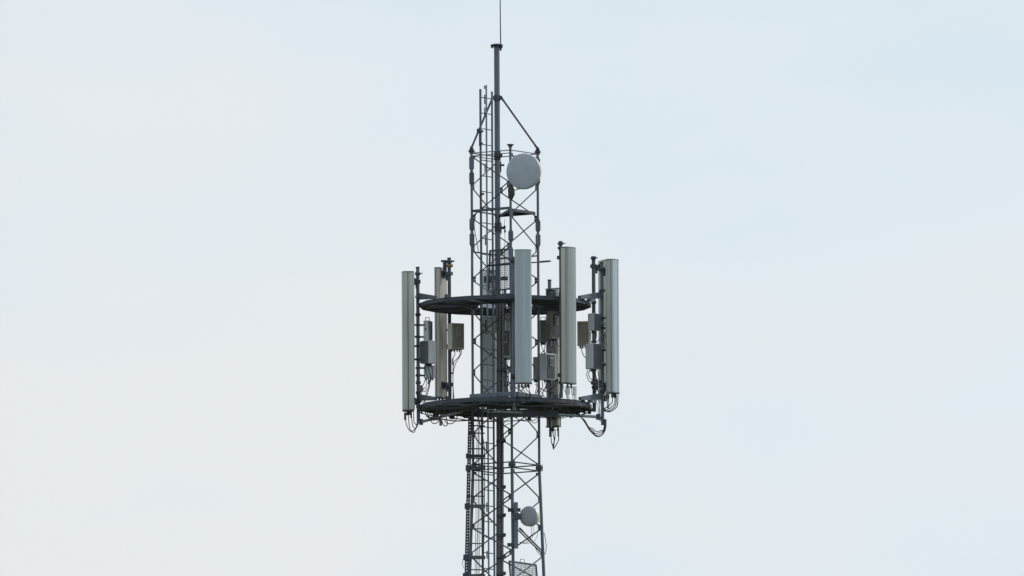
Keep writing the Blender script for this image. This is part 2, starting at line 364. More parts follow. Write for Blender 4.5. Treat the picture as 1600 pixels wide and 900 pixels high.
# ------------------------------------------------------------------ ring platforms
def ring(label, pyc, hh, gaps, seed):
    zc = zz(pyc); t = thing('ring_platform', label, 'platform', (0, 0, zc), 0, 'ring platforms around the tower')
    rr = random.Random(seed); RO = 1.345
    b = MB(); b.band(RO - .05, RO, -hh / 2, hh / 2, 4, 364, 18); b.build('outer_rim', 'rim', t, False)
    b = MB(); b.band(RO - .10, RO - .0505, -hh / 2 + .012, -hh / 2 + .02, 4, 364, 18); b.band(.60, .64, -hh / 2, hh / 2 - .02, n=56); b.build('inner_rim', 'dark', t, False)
    for k in range(12):
        a = R(30 * k + 9); d = Vector((math.cos(a), math.sin(a), 0))
        MB().beam(d * .50 + Vector((0, 0, -.012)), d * (RO - .051) + Vector((0, 0, -.012)), .05, hh * .72).build('spoke', 'dark', t, False)
    for k in range(12):                                            # grating panels between the spokes
        a0, a1 = 30 * k + 10.5, 30 * k + 37.5
        if k in gaps: a0, a1 = gaps[k]
        g_ = MB(); zt = -hh / 2 + .03
        n = int((a1 - a0) / 1.35)
        for i in range(n + 1):
            a = R(a0 + (a1 - a0) * i / n); d = Vector((math.cos(a), math.sin(a), 0))
            g_.beam(d * .645 + Vector((0, 0, zt)), d * (RO - .092) + Vector((0, 0, zt)), .005, .03)
        for rj in (.72, .80, .88, .96, 1.04, 1.12, 1.20): g_.band(rj - .003, rj + .003, zt - .012, zt + .013, a0, a1, 10)
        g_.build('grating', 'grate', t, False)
    for k in range(4):                                             # brackets to the legs
        d = DIRS[k]; p = d * .50; MB().box(p + Vector((0, 0, 0)), (.13, .13, hh * 1.2), Matrix.Rotation(math.atan2(d.y, d.x), 3, 'Z')).build('leg_bracket', 'dark', t, False)
    if hh > .065:
        for k in range(26):                                        # clamps and stubs hanging from the rim
            a = rr.uniform(0, 6.283); d = Vector((math.cos(a), math.sin(a), 0)) * (RO - rr.uniform(-.012, .05)); q_ = rr.uniform(.03, .075)
            MB().box(d + Vector((0, 0, -hh / 2 - q_ * rr.uniform(.1, .45))), (rr.uniform(.02, .05), rr.uniform(.03, .09), q_), Matrix.Rotation(a, 3, 'Z'), .004).build('cable_clip', 'rim', t, False)
    for k in range(7):                                             # short upstands on the rim
        d = None; a = R((228, 262, 305, 335, 20, 95, 150)[k] + rr.uniform(-3, 3)); d = Vector((math.cos(a), math.sin(a), 0)) * (RO - .025)
        MB().box(d + Vector((0, 0, hh / 2 + .018)), (.06, .05, .06), Matrix.Rotation(a, 3, 'Z'), .004).build('rim_lug', 'dark', t, False)
    return t, zc
upper, zu = ring('upper dark steel ring platform between the tops of the panel antennas', 477, .062, {5: (160.5, 171), 6: (195, 217.5), 7: (222, 238)}, 3)
lower, zlw = ring('lower dark steel ring platform below the panel antennas with cables tangled in it', 636, .068, {2: (70.5, 84), 5: (160.5, 170), 6: (196, 217.5), 7: (228, 247.5), 8: (252, 270), 9: (291, 307.5), 10: (310.5, 326), 11: (346, 367)}, 5)
g_ = MB()                                                       # inner deck round the shaft
for i in range(46): g_.beam((-.62 + i * .027, -.60 if i > 9 else -.1, zlw - .03), (-.62 + i * .027, -.05 if i < 22 else .38, zlw - .03), .005, .03)
for y in (-.5, -.3, -.1): g_.beam((-.3, y, zlw - .03), (.6, y, zlw - .03), .006, .026)
g_.build('grating', 'grate', lower)
def collar(t, py, h, up):
    for i in range(4):
        j = (i + 1) % 4; z = zz(py, 0); d = (leg_at(j, z) - leg_at(i, z)).normalized(); o_ = Vector((d.y, -d.x, 0)) * .035
        p, q_ = leg_at(i, z) - d * .03 + o_, leg_at(j, z) + d * .03 + o_
        b = MB(); b.beam(p + Vector((0, 0, up)), q_ + Vector((0, 0, up)), .012, h); b.beam(p + o_ * .9 + Vector((0, 0, up - h / 2 + .006)), q_ + o_ * .9 + Vector((0, 0, up - h / 2 + .006)), .05, .010); b.build('collar_beam', 'steel', t)
collar(upper, 477, .07, .10); collar(lower, 636, .075, .155)
def arm(t, p0, p1, h0, h1, w=.05, mat='steel'):
    b = MB(); p0, p1 = Vector(p0), Vector(p1); d = (p1 - p0); s = Vector((-d.y, d.x, 0)).normalized() * w / 2; vs = []
    for p, h in ((p0, h0), (p1, h1)):
        vs += [p + s + Vector((0, 0, h / 2)), p - s + Vector((0, 0, h / 2)), p - s - Vector((0, 0, h / 2)), p + s - Vector((0, 0, h / 2))]
    b.add(vs, [(0, 1, 2, 3), (4, 7, 6, 5)] + [(k, k + 4, (k + 1) % 4 + 4, (k + 1) % 4) for k in range(4)])
    return b.build('arm', mat, t)
def ringpt(a, z, r=1.30): return Vector((r * math.cos(R(a)), r * math.sin(R(a)), z))

# ------------------------------------------------------------------ mounting poles
GP = 'mounting poles around the ring platforms'
def pole(label, px, ya, yb, Y, dia=.055, clamps=(), mat='steel'):
    p = P(px, (ya + yb) / 2, Y); z0, z1 = zz(yb, Y), zz(ya, Y)
    t = thing('mounting_pole', label, 'pole', (p.x, Y, z0), 0, GP)
    MB().tube((p.x, Y, z0), (p.x, Y, z1), dia / 2, 16).build('tube', mat, t)
    MB().tube((p.x, Y, z1 - .012), (p.x, Y, z1 + .008), dia / 2 + .003, 16).build('end_cap', 'dark', t)
    for c in clamps:
        py, cm, ln = c[0], c[1] if len(c) > 1 else 'dark', c[2] if len(c) > 2 else .05
        zc = zz(py, Y); b = MB()
        if cm == 'brass': b.box((p.x + .01, Y - .03, zc), (.095, .05, .045), None, .008)
        b.tube((p.x, Y, zc - .022), (p.x, Y, zc + .022), dia / 2 + .009, 14)
        for s in (-1, 1): b.box((p.x, Y + s * .045, zc), (.078 + ln * .2, .014, .03))
        for s in (-1, 1): b.tube((p.x + s * .036, Y - .07, zc), (p.x + s * .036, Y + .07, zc), .006, 6)
        b.tube((p.x - .02, Y - .05, zc), (p.x + .03 + ln, Y - .05, zc), .007, 6)
        b.build('clamp', cm, t)
    return t, p.x
poleA, xA = pole('mounting pole beside the outermost left panel, two radio boxes on it', 653.2, 417, 661, -.08, .055, [(427,), (491, 'dark', .02), (463, 'bright', .0), (613, 'dark', 0), (597, 'dark', 0)])
poleB, xB = pole('pole with yellow clamps carrying a brown finned radio box', 702.4, 403, 632, 1.00, .056, [(409, 'dark', .03), (415, 'brass', .0), (543, 'brass', .0)])
poleC, xC = pole('pole behind the tower shaft carrying two stacked radio boxes', 789.5, 452, 642, 1.25, .05, [(536, 'dark', .02)])
poleD, xD = pole('pole hugging the edge of the wide pale panel facing the viewer', 802.6, 402, 640, -1.24, .05, [(408,), (590,), (470,)])
poleE, xE = pole('tallest pole, beside the second front panel with two connector cans under it', 876.5, 378, 622, -1.02, .05, [(381,), (388,), (598, 'dark', 0)])
poleF, xF = pole('pole between the rightmost panel and two light grey radio boxes', 941.0, 411, 665, -.12, .052, [(422,), (455,), (507, 'bright', .02), (546, 'bright', .02), (569, 'bright', .02), (612, 'dark', 0)])
poleG, xG = pole('pole holding the brown finned radio on the right side of the rings', 928.0, 402, 644, .42, .058, [(404, 'dark', .04), (473, 'dark', 0), (606, 'dark', 0)])
poleH, xH = pole('short topped pole on the far side behind the second front panel', 859.2, 438, 668, 1.12, .056, [(454, 'dark', .05), (560,)])
def toring(t, x, Y, z, ang, h0=.105, h1=.05, mat='steel', r=1.32):
    p = Vector((x, Y, z)); q_ = ringpt(ang, z - .085, r); d = (q_ - p).normalized()
    arm(t, p + d * .03, q_, h0, h1, .055, mat)
for (pl, x, Y, a) in ((poleA, xA, -.08, 214), (poleB, xB, 1.0, 131), (poleC, xC, 1.25, 91), (poleD, xD, -1.24, 276), (poleE, xE, -1.02, 309), (poleF, xF, -.12, 331), (poleG, xG, .42, 350), (poleH, xH, 1.12, 60)):
    r_ = 1.25 if pl in (poleC, poleD) else 1.32
    toring(pl, x, Y, zu + .14, a, r=r_); toring(pl, x, Y, zlw + .15, a, r=r_)
# long outrigger tubes under the lower ring
def outrigger(label, p, q_, r=.022):
    t = thing('outrigger_bar', label, 'bar', tuple(q_), 0, 'outrigger bars under the lower ring')
    MB().tube(p, q_, r, 12).build('tube', 'bright', t)
    d = (q_ - p).normalized(); b = MB()
    b.box(p + d * .04, (.06, .07, .09)); b.build('end_clamp', 'dark', t)
    return t
outrigger('zinc bar sloping from the foot of the left pole to the ring underside', P(655, 660, -.10), P(722, 643, -.62))
outrigger('zinc bar running level from the rightmost pole under the lower ring', P(938, 651.5, -.14), P(770, 643, -.95))
t = thing('support_beam', 'dark channel beam crossing under the near edge of the lower ring', 'beam', tuple(P(770, 648, -.8)))
b = MB(); b.beam(P(768, 646, -.82), P(872, 646.5, -.60), .06, .085); b.build('channel', 'dark', t)
MB().beam(P(766, 651, -.83), P(876, 650.6, -.59), .10, .008).build('flange_plate', 'steel', t)

# ------------------------------------------------------------------ panel antennas
GA = 'panel antennas around the ring platforms'
def antenna(label, px, ya, yb, Y, face, w=.27, d=.16, ft=.55, mat='radome', backmat='tray', poleX=None, poleY=None, brackets=(.93, .07), conns=4, cans=False, rc=.052):
    """face: heading of the front in degrees (0 = +X, -90 = towards the camera)"""
    p = P(px, (ya + yb) / 2, Y); z0, z1 = zz(yb, Y), zz(ya, Y); h = z1 - z0
    rz = R(face + 90); t = thing('panel_antenna', label, 'antenna', (p.x, Y, z0), rz, GA)
    ys = d / 2 - d * (1 - ft)                                       # seam
    pr = [(w / 2, ys - .010)]; n = 10
    pr += [(w / 2, -d / 2 + .055)]
    for k in range(1, n): a = R(90 * k / n); pr.append((w / 2 - rc * (1 - math.cos(a)), -d / 2 + .055 - .045 * math.sin(a)))
    for k in range(0, 9): u = k / 8 * 2 - 1; pr.append((-(w / 2 - rc) * u, -d / 2 + .010 - .010 * (1 - u * u)))
    for k in range(n - 1, 0, -1): a = R(90 * k / n); pr.append((-(w / 2 - rc * (1 - math.cos(a))), -d / 2 + .055 - .045 * math.sin(a)))
    pr += [(-w / 2, -d / 2 + .055), (-w / 2, ys - .010)]
    b = MB(); b.prism(pr, .02, h - .012, False); rad_ = b.build('radome', mat, t, False)
    MB().prism([(w / 2 - .022, ys - .012), (w / 2 - .022, ys + .004), (-w / 2 + .022, ys + .004), (-w / 2 + .022, ys - .012)][::-1], .021, h - .013).build('seam', 'dark', t, False)
    for pl in rad_.data.polygons: pl.use_smooth = abs(pl.normal.z) < .5 and pl.normal.y < .3
    wb = w / 2 - .006
    MB().prism([(wb, ys), (wb, d / 2 - .02), (wb - .015, d / 2), (-wb + .015, d / 2), (-wb, d / 2 - .02), (-wb, ys)][::-1], .02, h - .012).build('back_tray', backmat, t, False)
    sc = lambda k: [(x * k, y * k) for x, y in pr[:-1]] + [(-w / 2 * k, d / 2 * k - .01), (w / 2 * k, d / 2 * k - .01)]
    MB().prism(sc(1.02), h - .012, h).build('end_cap', 'fin', t, False)
    MB().prism(sc(1.02), 0, .02).build('end_cap', 'fin', t, False)
    I = TM[t.name].inverted()
    for f in brackets:
        b = MB(); zz_ = h * f
        b.box((0, d / 2 + .012, zz_), (.14, .022, .10))
        if poleX is not None:
            a = Vector((0, d / 2 + .02, zz_)); e = I @ Vector((poleX, poleY, z0 + zz_)); e.z = zz_
            b.beam(a, e, .05, .045); b.box(e, (.085, .085, .055)); b.tube(a + Vector((-.06, 0, .03)), a + Vector((.06, 0, .03)), .012, 6)
            k = a.lerp(e, .5); b.box(k + Vector((0, 0, -.06)), (.03, .03, .09)); 
        else: b.box((0, d / 2 + .05, zz_), (.06, .07, .06))
        b.build('bracket', 'dark', t, False)
    for k in range(conns):
        x = (k + .5) / conns * (w - .06) - (w - .06) / 2; y = .02 if k % 2 else -.015; b = MB()
        b.tube((x, y, -.035), (x, y, 0), .013, 8); b.tube((x, y, -.06), (x, y, -.03), .017, 6); b.build('connector', 'dark', t, False)
    return t
A1 = antenna('outermost left panel antenna seen edge-on with a seam down its side', 637.6, 424, 641.5, -.10, 184, .25, .19, .50, 'radome_old', 'tray', xA, -.08)
A2 = antenna('beige panel antenna seen from behind beside pole with yellow clamps', 688, 418, 622, 1.12, 150, .25, .125, .5, 'radome_old', 'beige_tray', xB, 1.0, (.95, .10))
b = MB(); c = P(697, 408, 1.02); b.box(c, (.16, .05, .03)); b.box(c + Vector((-.02, 0, -.10)), (.06, .06, .17), None, .01); b.box(c + Vector((.05, -.01, -.11)), (.045, .06, .15), None, .01); b.tube(c + Vector((-.07, 0, .0)), c + Vector((.13, 0, 0)), .013, 8); b.build('tilt_bracket', 'dark', A2)
A3 = antenna('panel antenna seen from behind through the lattice shaft and ladder', 763, 422, 636, 1.42, 96, .26, .13, .55, 'radome', 'cool_tray', xC, 1.25)
A4 = antenna('wide pale blue grey panel antenna facing the viewer, nearest of all', 817.6, 390.5, 600, -1.46, -88, .262, .16, .55, 'radome', 'tray', xD, -1.24)
A5 = antenna('panel antenna turned two-toned in front, pair of connector cans hanging below', 889.3, 387, 600.5, -1.12, -34, .265, .15, .40, 'radome_mid', 'beige_tray', xE, -1.02)
A6 = antenna('rightmost panel antenna with a bright glossy rounded edge', 958.4, 406.5, 616, -.18, -22, .265, .165, .45, 'radome', 'radome_old', xF, -.12, rc=.125)
A7 = antenna('panel antenna mostly hidden behind the rightmost panel and its pole', 944, 408, 622, .62, 18, .25, .12, .55, 'radome_old', 'tray', xG, .42, (.95, .10))
A8 = antenna('lowest hanging panel antenna at the back, its foot showing under the lower ring', 865.2, 451, 668, 1.28, 52, .25, .12, .5, 'radome_old', 'radome_old', xH, 1.12, (.96, .08), 3)

# ------------------------------------------------------------------ remote radio boxes
GR = 'radio units on the mounting poles'
def radio(label, px, py, Y, w, h, d, yaw, body='unit', fin='fin', fins='front', handle=False, panel=True, px2=None, plate=True):
    """yaw 0: front towards the camera; fins on 'front', 'right' or 'left'"""
    p = P(px, py, Y); t = thing('radio_unit', label, 'radio unit', (p.x, Y, p.z - h / 2), R(yaw), GR)
    MB().box((0, 0, h / 2), (w, d, h), None, .008).build('housing', body, t, False)
    b = MB()
    if fins == 'front':
        n = int(w / .016)
        for i in range(n): b.box(((i + .5) / n * (w - .05) - (w - .05) / 2, -d / 2 - .006, h / 2), (.009, .012, h - .06))
        b.box((0, -d / 2 - .003, h / 2), (w - .04, .012, h - .05))
    elif fins in ('left', 'right'):
        s = 1 if fins == 'right' else -1; n = int(d / .016)
        for i in range(n): b.box((s * (w / 2 + .013), (i + .5) / n * (d - .02) - (d - .02) / 2, h / 2), (.03, .006, h - .03))
        b.box((s * (w / 2 + .003), 0, h / 2), (.012, d - .012, h - .016))
    if b.v: b.build('heat_sink', fin, t, False)
    if fins == 'front' and panel:
        c = MB(); c.box((.0, -d / 2 - .019, h * .68), (w * .36, .008, h * .32)); c.build('name_plate', body, t, False); MB().box((.0, -d / 2 - .025, h * .68), (w * .27, .006, h * .25)).build('plate_inset', fin, t, False)
    elif panel:
        c = MB(); c.box((.0, -d / 2 - .004, h * .28), (w * .5, .012, h * .32), None, .003); c.build('cover_panel', body, t, False)
        c = MB(); c.tube((0, -d / 2 - .012, h * .58), (0, -d / 2, h * .58), .014, 12); c.build('plug', 'fin', t, False)
    if handle:
        MB().path([(-w * .36, 0, h - .004), (-w * .36, 0, h + .05), (w * .36, 0, h + .05), (w * .36, 0, h - .004)], .006, 6).build('handle', 'bright', t, False)
    if px2 is not None:
        I = TM[t.name].inverted(); e = I @ Vector((px2[0], px2[1], p.z)); b = MB()
        for f in (.2, .78):
            a = Vector((0, 0, h * f)); ee = Vector((e.x, e.y, h * f)); dd = (ee - a).normalized()
            b.beam(a + dd * min(w, d) * .45, ee, .05, .024); b.box(ee, (.075, .08, .03))
        b.build('bracket', 'dark', t, False)
    for k in range(4):
        x = (k + .5) / 4 * w * .8 - w * .4; b = MB(); b.tube((x, 0, -.035), (x, 0, .01), .012, 8); b.build('connector', 'dark', t, False)
    return t
R1 = radio('slim grey radio box with a wire handle on the left pole, above another', 667.8, 517, -.05, .09, .32, .10, -28, 'unit', 'fin', 'right', True, True, (xA, -.08))
R2 = radio('larger light grey radio box below the handled one on the left pole', 669.5, 550.5, -.10, .17, .36, .18, 45, 'unit', 'fin', 'left', False, False, (xA, -.08))
R2b = radio('small filter box hanging lowest on the left pole under two radios', 671, 581, -.02, .17, .20, .08, 8, 'unit', 'fin', 'none', False, False, (xA, -.08))
R3 = radio('brown finned radio box on the pole with yellow clamps', 712.2, 526, .88, .215, .41, .17, 24, 'unit_beige', 'fin_brown', 'front', False, True, (xB, 1.0))
R4 = radio('grey radio box behind the shaft, upper of two beside the wide front panel', 796, 503, 1.12, .13, .33, .12, 10, 'unit', 'fin', 'none', False, True, (xC, 1.25))
R4b = radio('dark finned radio box behind the shaft, lower of two near the wide panel', 790.5, 537, 1.02, .17, .44, .12, -10, 'unit', 'fin', 'front', False, True, (xC, 1.25))
R5 = radio('slim grey radio box with wire handle behind the right tower leg', 848.5, 518, .92, .10, .35, .12, 12, 'fin', 'fin', 'none', True, True, (xH, 1.12))
R6 = radio('tall beige radio box half hidden by the second front panel', 865, 508.5, .98, .17, .42, .11, 40, 'unit_beige', 'fin', 'front', False, True, (xH, 1.12))
R6b = MB()
R7 = radio('large grey radio box with dark finned face above the lower ring, right leg crossing it', 855, 573.5, .86, .20, .42, .17, 44, 'unit', 'fin', 'front', False, True, (xH, 1.12))
R7b = radio('dull brownish radio box partly behind the right tower leg', 838.5, 576, 1.15, .11, .36, .12, 0, 'fin_brown', 'fin_brown', 'none', False, False, (xH, 1.12))
R7c = radio('narrow white box standing in for the sunlit side of the large finned radio', 869, 573, 1.00, .07, .40, .10, 0, 'white', 'fin', 'none', False, False, (xH, 1.12))  # added sliver; its white paint stands for sun on the big radio's right side
R8 = radio('brown finned radio box left of the right-hand poles', 912.5, 521.5, .32, .20, .39, .10, -10, 'unit_beige', 'fin_brown', 'front', False, True, (xG, .42))
R9 = radio('small light grey radio box on the rightmost pole, upper of two', 928, 503.5, -.24, .125, .27, .15, -40, 'unit', 'fin', 'right', False, False, (xF, -.12))
R10 = radio('larger light grey radio box on the rightmost pole, lower of two', 926.8, 557, -.24, .16, .40, .19, -40, 'unit', 'fin', 'right', False, False, (xF, -.12))

# ------------------------------------------------------------------ microwave dishes
def dish(label, px, py, Y, r, depth, yaw, pipe=None, face='dish'):
    p = P(px, py, Y); t = thing('microwave_dish', label, 'dish antenna', tuple(p), R(yaw), 'microwave dishes on the tower')
    b = MB(); b.lathe([(0, -.016), (r * .5, -.014), (r * .93, -.008), (r * .985, -.003), (r, .004)], 64); b.build('radome', face, t, False)
    b = MB(); b.lathe([(r * .995, .0045), (r * 1.012, .006), (r * 1.012, depth * .9), (r * .97, depth), (r * .55, depth * 1.5), (r * .22, depth * 1.9), (0, depth * 1.9)], 64); b.build('shroud', 'shell', t, False)
    b = MB(); b.box((0, depth * 1.9 + .05, 0), (.13, .10, .16), None, .01); b.build('feed_unit', 'unit', t, False)
    if pipe is not None:
        I = TM[t.name].inverted(); e = I @ Vector(pipe); b = MB()
        b.beam((0, depth * 1.9 + .04, 0), (e.x, e.y, 0), .06, .07); b.box((e.x, e.y, 0), (.09, .09, .10)); b.build('mount', 'dark', t, False)
    return t
n1 = leg_at(1, zz(267, -.5))
D1 = dish('large round pale grey dish near the tower top', 817.4, 267.4, -.68, .277, .075, -19, (n1.x, n1.y, n1.z))
for pts in ([(816, 295, -.6), (808, 296, -.56), (803, 299, -.54), (800, 306, -.53)], [(812, 293, -.56), (805, 297, -.55), (799, 300, -.54)]): cable(pts, D1, .006)
b = MB(); p = P(798.5, 300, -.54); b.path([p + Vector((0, 0, .10)), p + Vector((0, 0, .04)), p + Vector((.01, 0, -.04)), p + Vector((0, 0, -.12))], [.03, .052, .052, .02], 14); b.build('cable_boot', 'dark', D1)
pp = P(806.3, 821, -.62)
mnt = thing('dish_mount', 'stout vertical pipe clamped to the near leg beside the smaller dish', 'mount', (pp.x, pp.y, zz(857, -.62)))
MB().tube((pp.x, -.62, zz(857, -.62)), (pp.x, -.62, zz(785, -.62)), .033, 16).build('pipe', 'steel', mnt)
for py, L in ((796.5, .20), (851, .14)):
    q_ = P(803.5, py, -.60); b = MB(); b.box(q_ + Vector((0 if L > .15 else -.04, .03, 0)), (L, .10, .05)); b.tube(q_ + Vector((-.06, -.06, 0)), q_ + Vector((-.06, .1, 0)), .01, 6); b.tube(q_ + Vector((.05, -.06, 0)), q_ + Vector((.05, .1, 0)), .01, 6); b.build('clamp', 'dark', mnt)
D2 = dish('smaller round grey dish seen at an angle low on the shaft', 825.4, 806.5, -.66, .156, .085, -30, (pp.x, -.62, pp.z), 'dish_dark')
for k, pts in enumerate(([(830, 822, -.6), (830.5, 832, -.58), (829, 840, -.56), (820, 848, -.55), (812, 847, -.57)], [(833, 822, -.6), (834, 833, -.58), (829, 843, -.56), (821, 849, -.55), (812, 847.5, -.57)], [(840, 818, -.52), (840, 834, -.5), (835, 845, -.5), (826, 849, -.52), (812, 848, -.57)])): cable(pts, D2, .0035)

# ------------------------------------------------------------------ mesh hatches
def hatch(label, c, nbars, handle=None):
    """c: corners top-left, top-right, bottom-right, bottom-left in (px, py, Y)"""
    q4 = [P(*x) for x in c]; t = thing('mesh_hatch', label, 'mesh panel', tuple(q4[3]), 0, 'wire mesh hatches inside the tower')
    b = MB()
    for i in range(4): b.beam(q4[i], q4[(i + 1) % 4], .026, .026, Vector((0, 1, .01)))
    b.build('frame', 'dark', t)
    b = MB(); nu = int((q4[1] - q4[0]).length / .030); nv = int((q4[3] - q4[0]).length / .030)
    for i in range(1, nu): b.tube(q4[0].lerp(q4[1], i / nu), q4[3].lerp(q4[2], i / nu), .0036, 5)
    for i in range(1, nv): b.tube(q4[0].lerp(q4[3], i / nv) + Vector((0, .005, 0)), q4[1].lerp(q4[2], i / nv) + Vector((0, .005, 0)), .0036, 5)
    b.build('wire_mesh', 'dark', t)
    for f in nbars: MB().beam(q4[0].lerp(q4[3], f), q4[1].lerp(q4[2], f), .018, .02, Vector((0, 1, .01))).build('cross_bar', 'dark', t)
    if handle: MB().path([P(*h) for h in handle], .005, 6).build('handle', 'dark', t)
    return t
hatch('wire mesh hatch in the shaft just above the upper ring', [(765.5, 392, .16), (797, 389, -.26), (797.5, 451, -.26), (763, 456, .16)], (.36,))
hatch('wire mesh hatch low in the shaft at the bottom of the picture', [(795.5, 877, -.40), (837.5, 883, .06), (842, 935, .06), (800, 930, -.40)], (), [(813, 880, -.2), (813, 873.5, -.2), (819, 874, -.14), (820, 881, -.14)])

# bar that pokes out beyond the shaft above the upper ring
p, q_ = P(762, 416, .32), P(861, 408, .20)
t = thing('cross_bar', 'thin level bar poking out past the right leg above the upper ring', 'bar', tuple(p))
MB().tube(p, q_, .010, 8).build('rod', 'dark', t); MB().tube(P(843, 409.3, .22), P(859, 408, .20), .015, 8).build('sleeve', 'dark', t)

# ------------------------------------------------------------------ cable tray and feeder cables
tr = thing('cable_tray', 'perforated vertical cable tray outside the left tower leg', 'cable tray', tuple(P(728, 960, -.28)))
tp, tb_ = P(734.6, 652, -.28), P(727.2, 960, -.28)
b = MB(); ax = (tb_ - tp).normalized(); L = (tb_ - tp).length
for s in (-1, 1): b.beam(tp + Vector((s * .019, 0, 0)), tb_ + Vector((s * .019, 0, 0)), .022, .03, Vector((0, 1, 0)))
k = 0
while k * .045 < L: c = tp + ax * (k * .045); b.box(c, (.03, .026, .033)); k += 1
b.build('perforated_strip', 'dark', tr)
for py in (665, 676.5, 701, 716, 750, 775, 826, 849, 890):
    xl = 734.2 - (py - 652) / 308 * 8
    MB().tube(P(xl, py, -.28), P(757, py + .4, -.02), .010, 8).build('rung', 'dark', tr)
for py, hgt in ((712.5, .045), (731.5, .06), (791, .055), (871, .055), (899, .04)):
    xl = 733 - (py - 652) / 308 * 8
    b = MB(); b.beam(P(xl - 2, py, -.30), P(757, py, -.02), .04, hgt); b.box(P(xl, py, -.29), (.07, .06, hgt + .03)); b.build('bracket', 'rim', tr)
MB().path(curve([P(727, 869, -.3), P(723.5, 874, -.3), P(722.8, 882, -.3), P(725, 888, -.3)]), .004, 6).build('loose_wire', 'rubber', tr)
GC = 'feeder cables running down the shaft'
def feeder(label, pts, r, mat='rubber'):
    o = MB().path(curve([P(*p) for p in pts], 8), r, 7).build('feeder_cable', mat, None); return tag(o, label, 'cable', GC)
for k in range(4):
    x = (744.6, 747.4, 749.6, 752.0)[k]; w = lambda: rnd.uniform(-.7, .7)
    feeder('thin black feeder cable hanging between the left leg and the ladder', [(x + 1.5, 640, -.1 + .03 * k), (x + w(), 690, -.1 + .03 * k), (x - .5 + w(), 750, -.1 + .03 * k), (x - 1 + w(), 810, -.1 + .03 * k), (x - 2 + w(), 860, -.1 + .03 * k), (x - 3 + w(), 960, -.1 + .03 * k)], (.0045, .0065, .0035, .0028)[k])
feeder('black feeder cable slanting from the lower ring across to the ladder rail', [(746.5, 650, -.12), (749.5, 662, -.1), (752.5, 676, -.06), (756, 692, -.02), (757, 710, .02), (757.2, 760, .05), (755.5, 880, .05), (755, 960, .05)], .007)
for k in range(8):
    x = 776.6 + k * 1.35; Y = .38 + .05 * (k % 3); w = lambda: rnd.uniform(-.35, .35)
    feeder('thick black feeder cable in the bundle strapped along the far leg', [(x + w(), 455 + 14 * (k % 3), Y), (x + w(), 560, Y), (x + w(), 640, Y), (x + w(), 720, Y), (x + w(), 800, Y), (x - .3 + w(), 880, Y), (x - .6, 980, Y)], .010 + .004 * (k % 2), 'rubber' if k in (2, 5) else 'greycable')
strap_py = (578, 690, 762, 806, 837, 871, 897)
t = thing('cable_hanger', 'row of dark hanger brackets holding the feeder bundle to the far leg', 'cable hanger', tuple(P(782, 980, .4)))
for py in strap_py:
    b = MB(); c = P(782, py, .40); b.box(c, (.135, .10, .035)); b.box(c + Vector((.06, -.03, .01)), (.05, .05, .05)); b.build('bracket', 'dark', t)
t = tag(MB().path(curve([P(788.5, 342, -.2), P(788, 358, -.2), P(789, 372, -.2), P(788.4, 395, -.2), P(788.8, 440, -.2), P(788.2, 458, -.2)]), .0035, 6).build('signal_cable', 'rubber'), 'thin wire hanging from the rest deck beside the near leg', 'cable')
MB().box(P(789, 361, -.2), (.028, .03, .045), None, .004).build('connector', 'dark', None).parent = t
tag(MB().path(curve([P(751, 327, 0), P(743, 336, -.05), P(741, 348, -.08), P(742, 362, -.08), P(745, 377, -.05), P(747.5, 394, 0)]), .006, 6).build('signal_cable', 'rubber'), 'black wire bowing from the rest deck down past the left leg', 'cable')

# ------------------------------------------------------------------ jumper cables and loops
for k, (x, b1, d) in enumerate(((633, 672, 655), (638, 675.5, 653), (643, 669.5, 654.5), (646, 664, 655.5))):
    cable([(x, 640, -.1), (x + .5, 656, -.1), (x + 4 - k, b1 - 4, -.1), (x + 10 - k * 1.5, b1 + (2 if k == 0 else 0), -.1), (d - 3, b1 - 6 - k, -.09), (d, 655, -.06)], A1, .0065)
for x, a, bb in ((633, 645, 656), (642.3, 643, 653)): MB().tube(P(x, a, -.1), P(x, bb, -.1), .019 if x < 640 else .013, 10).build('connector_boot', 'fin', A1)
for pts in ([(665, 592, -.02), (667, 600, -.03), (664, 606, -.05), (658, 612, -.06), (655, 617, -.07)], [(669, 592, -.02), (670, 602, 0), (667, 612, .02), (664, 622, .05), (662, 632, .06)], [(672, 592, -.02), (671, 603, 0), (668, 615, .02), (663, 624, .05), (663, 632, .06)], [(665, 591, -.05), (662, 600, -.05), (658, 604, -.06), (654, 608, -.07)], [(660, 610, -.05), (664, 612, -.05), (667, 606, -.04)]): cable(pts, R2b, .006)
for pts in ([(664, 569, -.06), (665, 580, -.1), (669, 590, -.1), (669, 600, -.05)], [(668, 569, -.08), (670, 580, -.1), (673, 588, -.1), (670, 598, -.05)], [(674, 569, -.1), (676, 580, -.1), (675, 589, -.1), (671, 600, -.05)]): cable(pts, R2, .0065)
for pts in ([(708.5, 547, .88), (711, 553, .88), (707, 561, .92), (706.5, 570, .95)], [(719, 547, .88), (718, 556, .88), (710, 565, .92), (708, 574, .95)], [(721, 547, .88), (720, 554, .88), (712, 568, .92), (708, 584, .96), (708.2, 608, .98), (709.5, 624, .98)], [(708, 560, .9), (707.6, 590, .96), (708, 624, .98)]): cable(pts, R3, .006)
MB().box(P(707, 583, .97), (.04, .04, .022)).build('cable_tie', 'rubber', R3)
for k in range(5):
    x = 784 + 3.4 * k; cable([(x, 560, 1.0), (x + rnd.uniform(-2, 2), 574, .98), (x + rnd.uniform(-4, 4), 592, .97), (x + rnd.uniform(-3, 3), 618, .97)], R4b, .006)
for k in range(3): cable([(797 + 2 * k, 521, 1.1), (798 + 2 * k, 530, 1.06), (796 + k, 540, 1.0)], R4, .006)
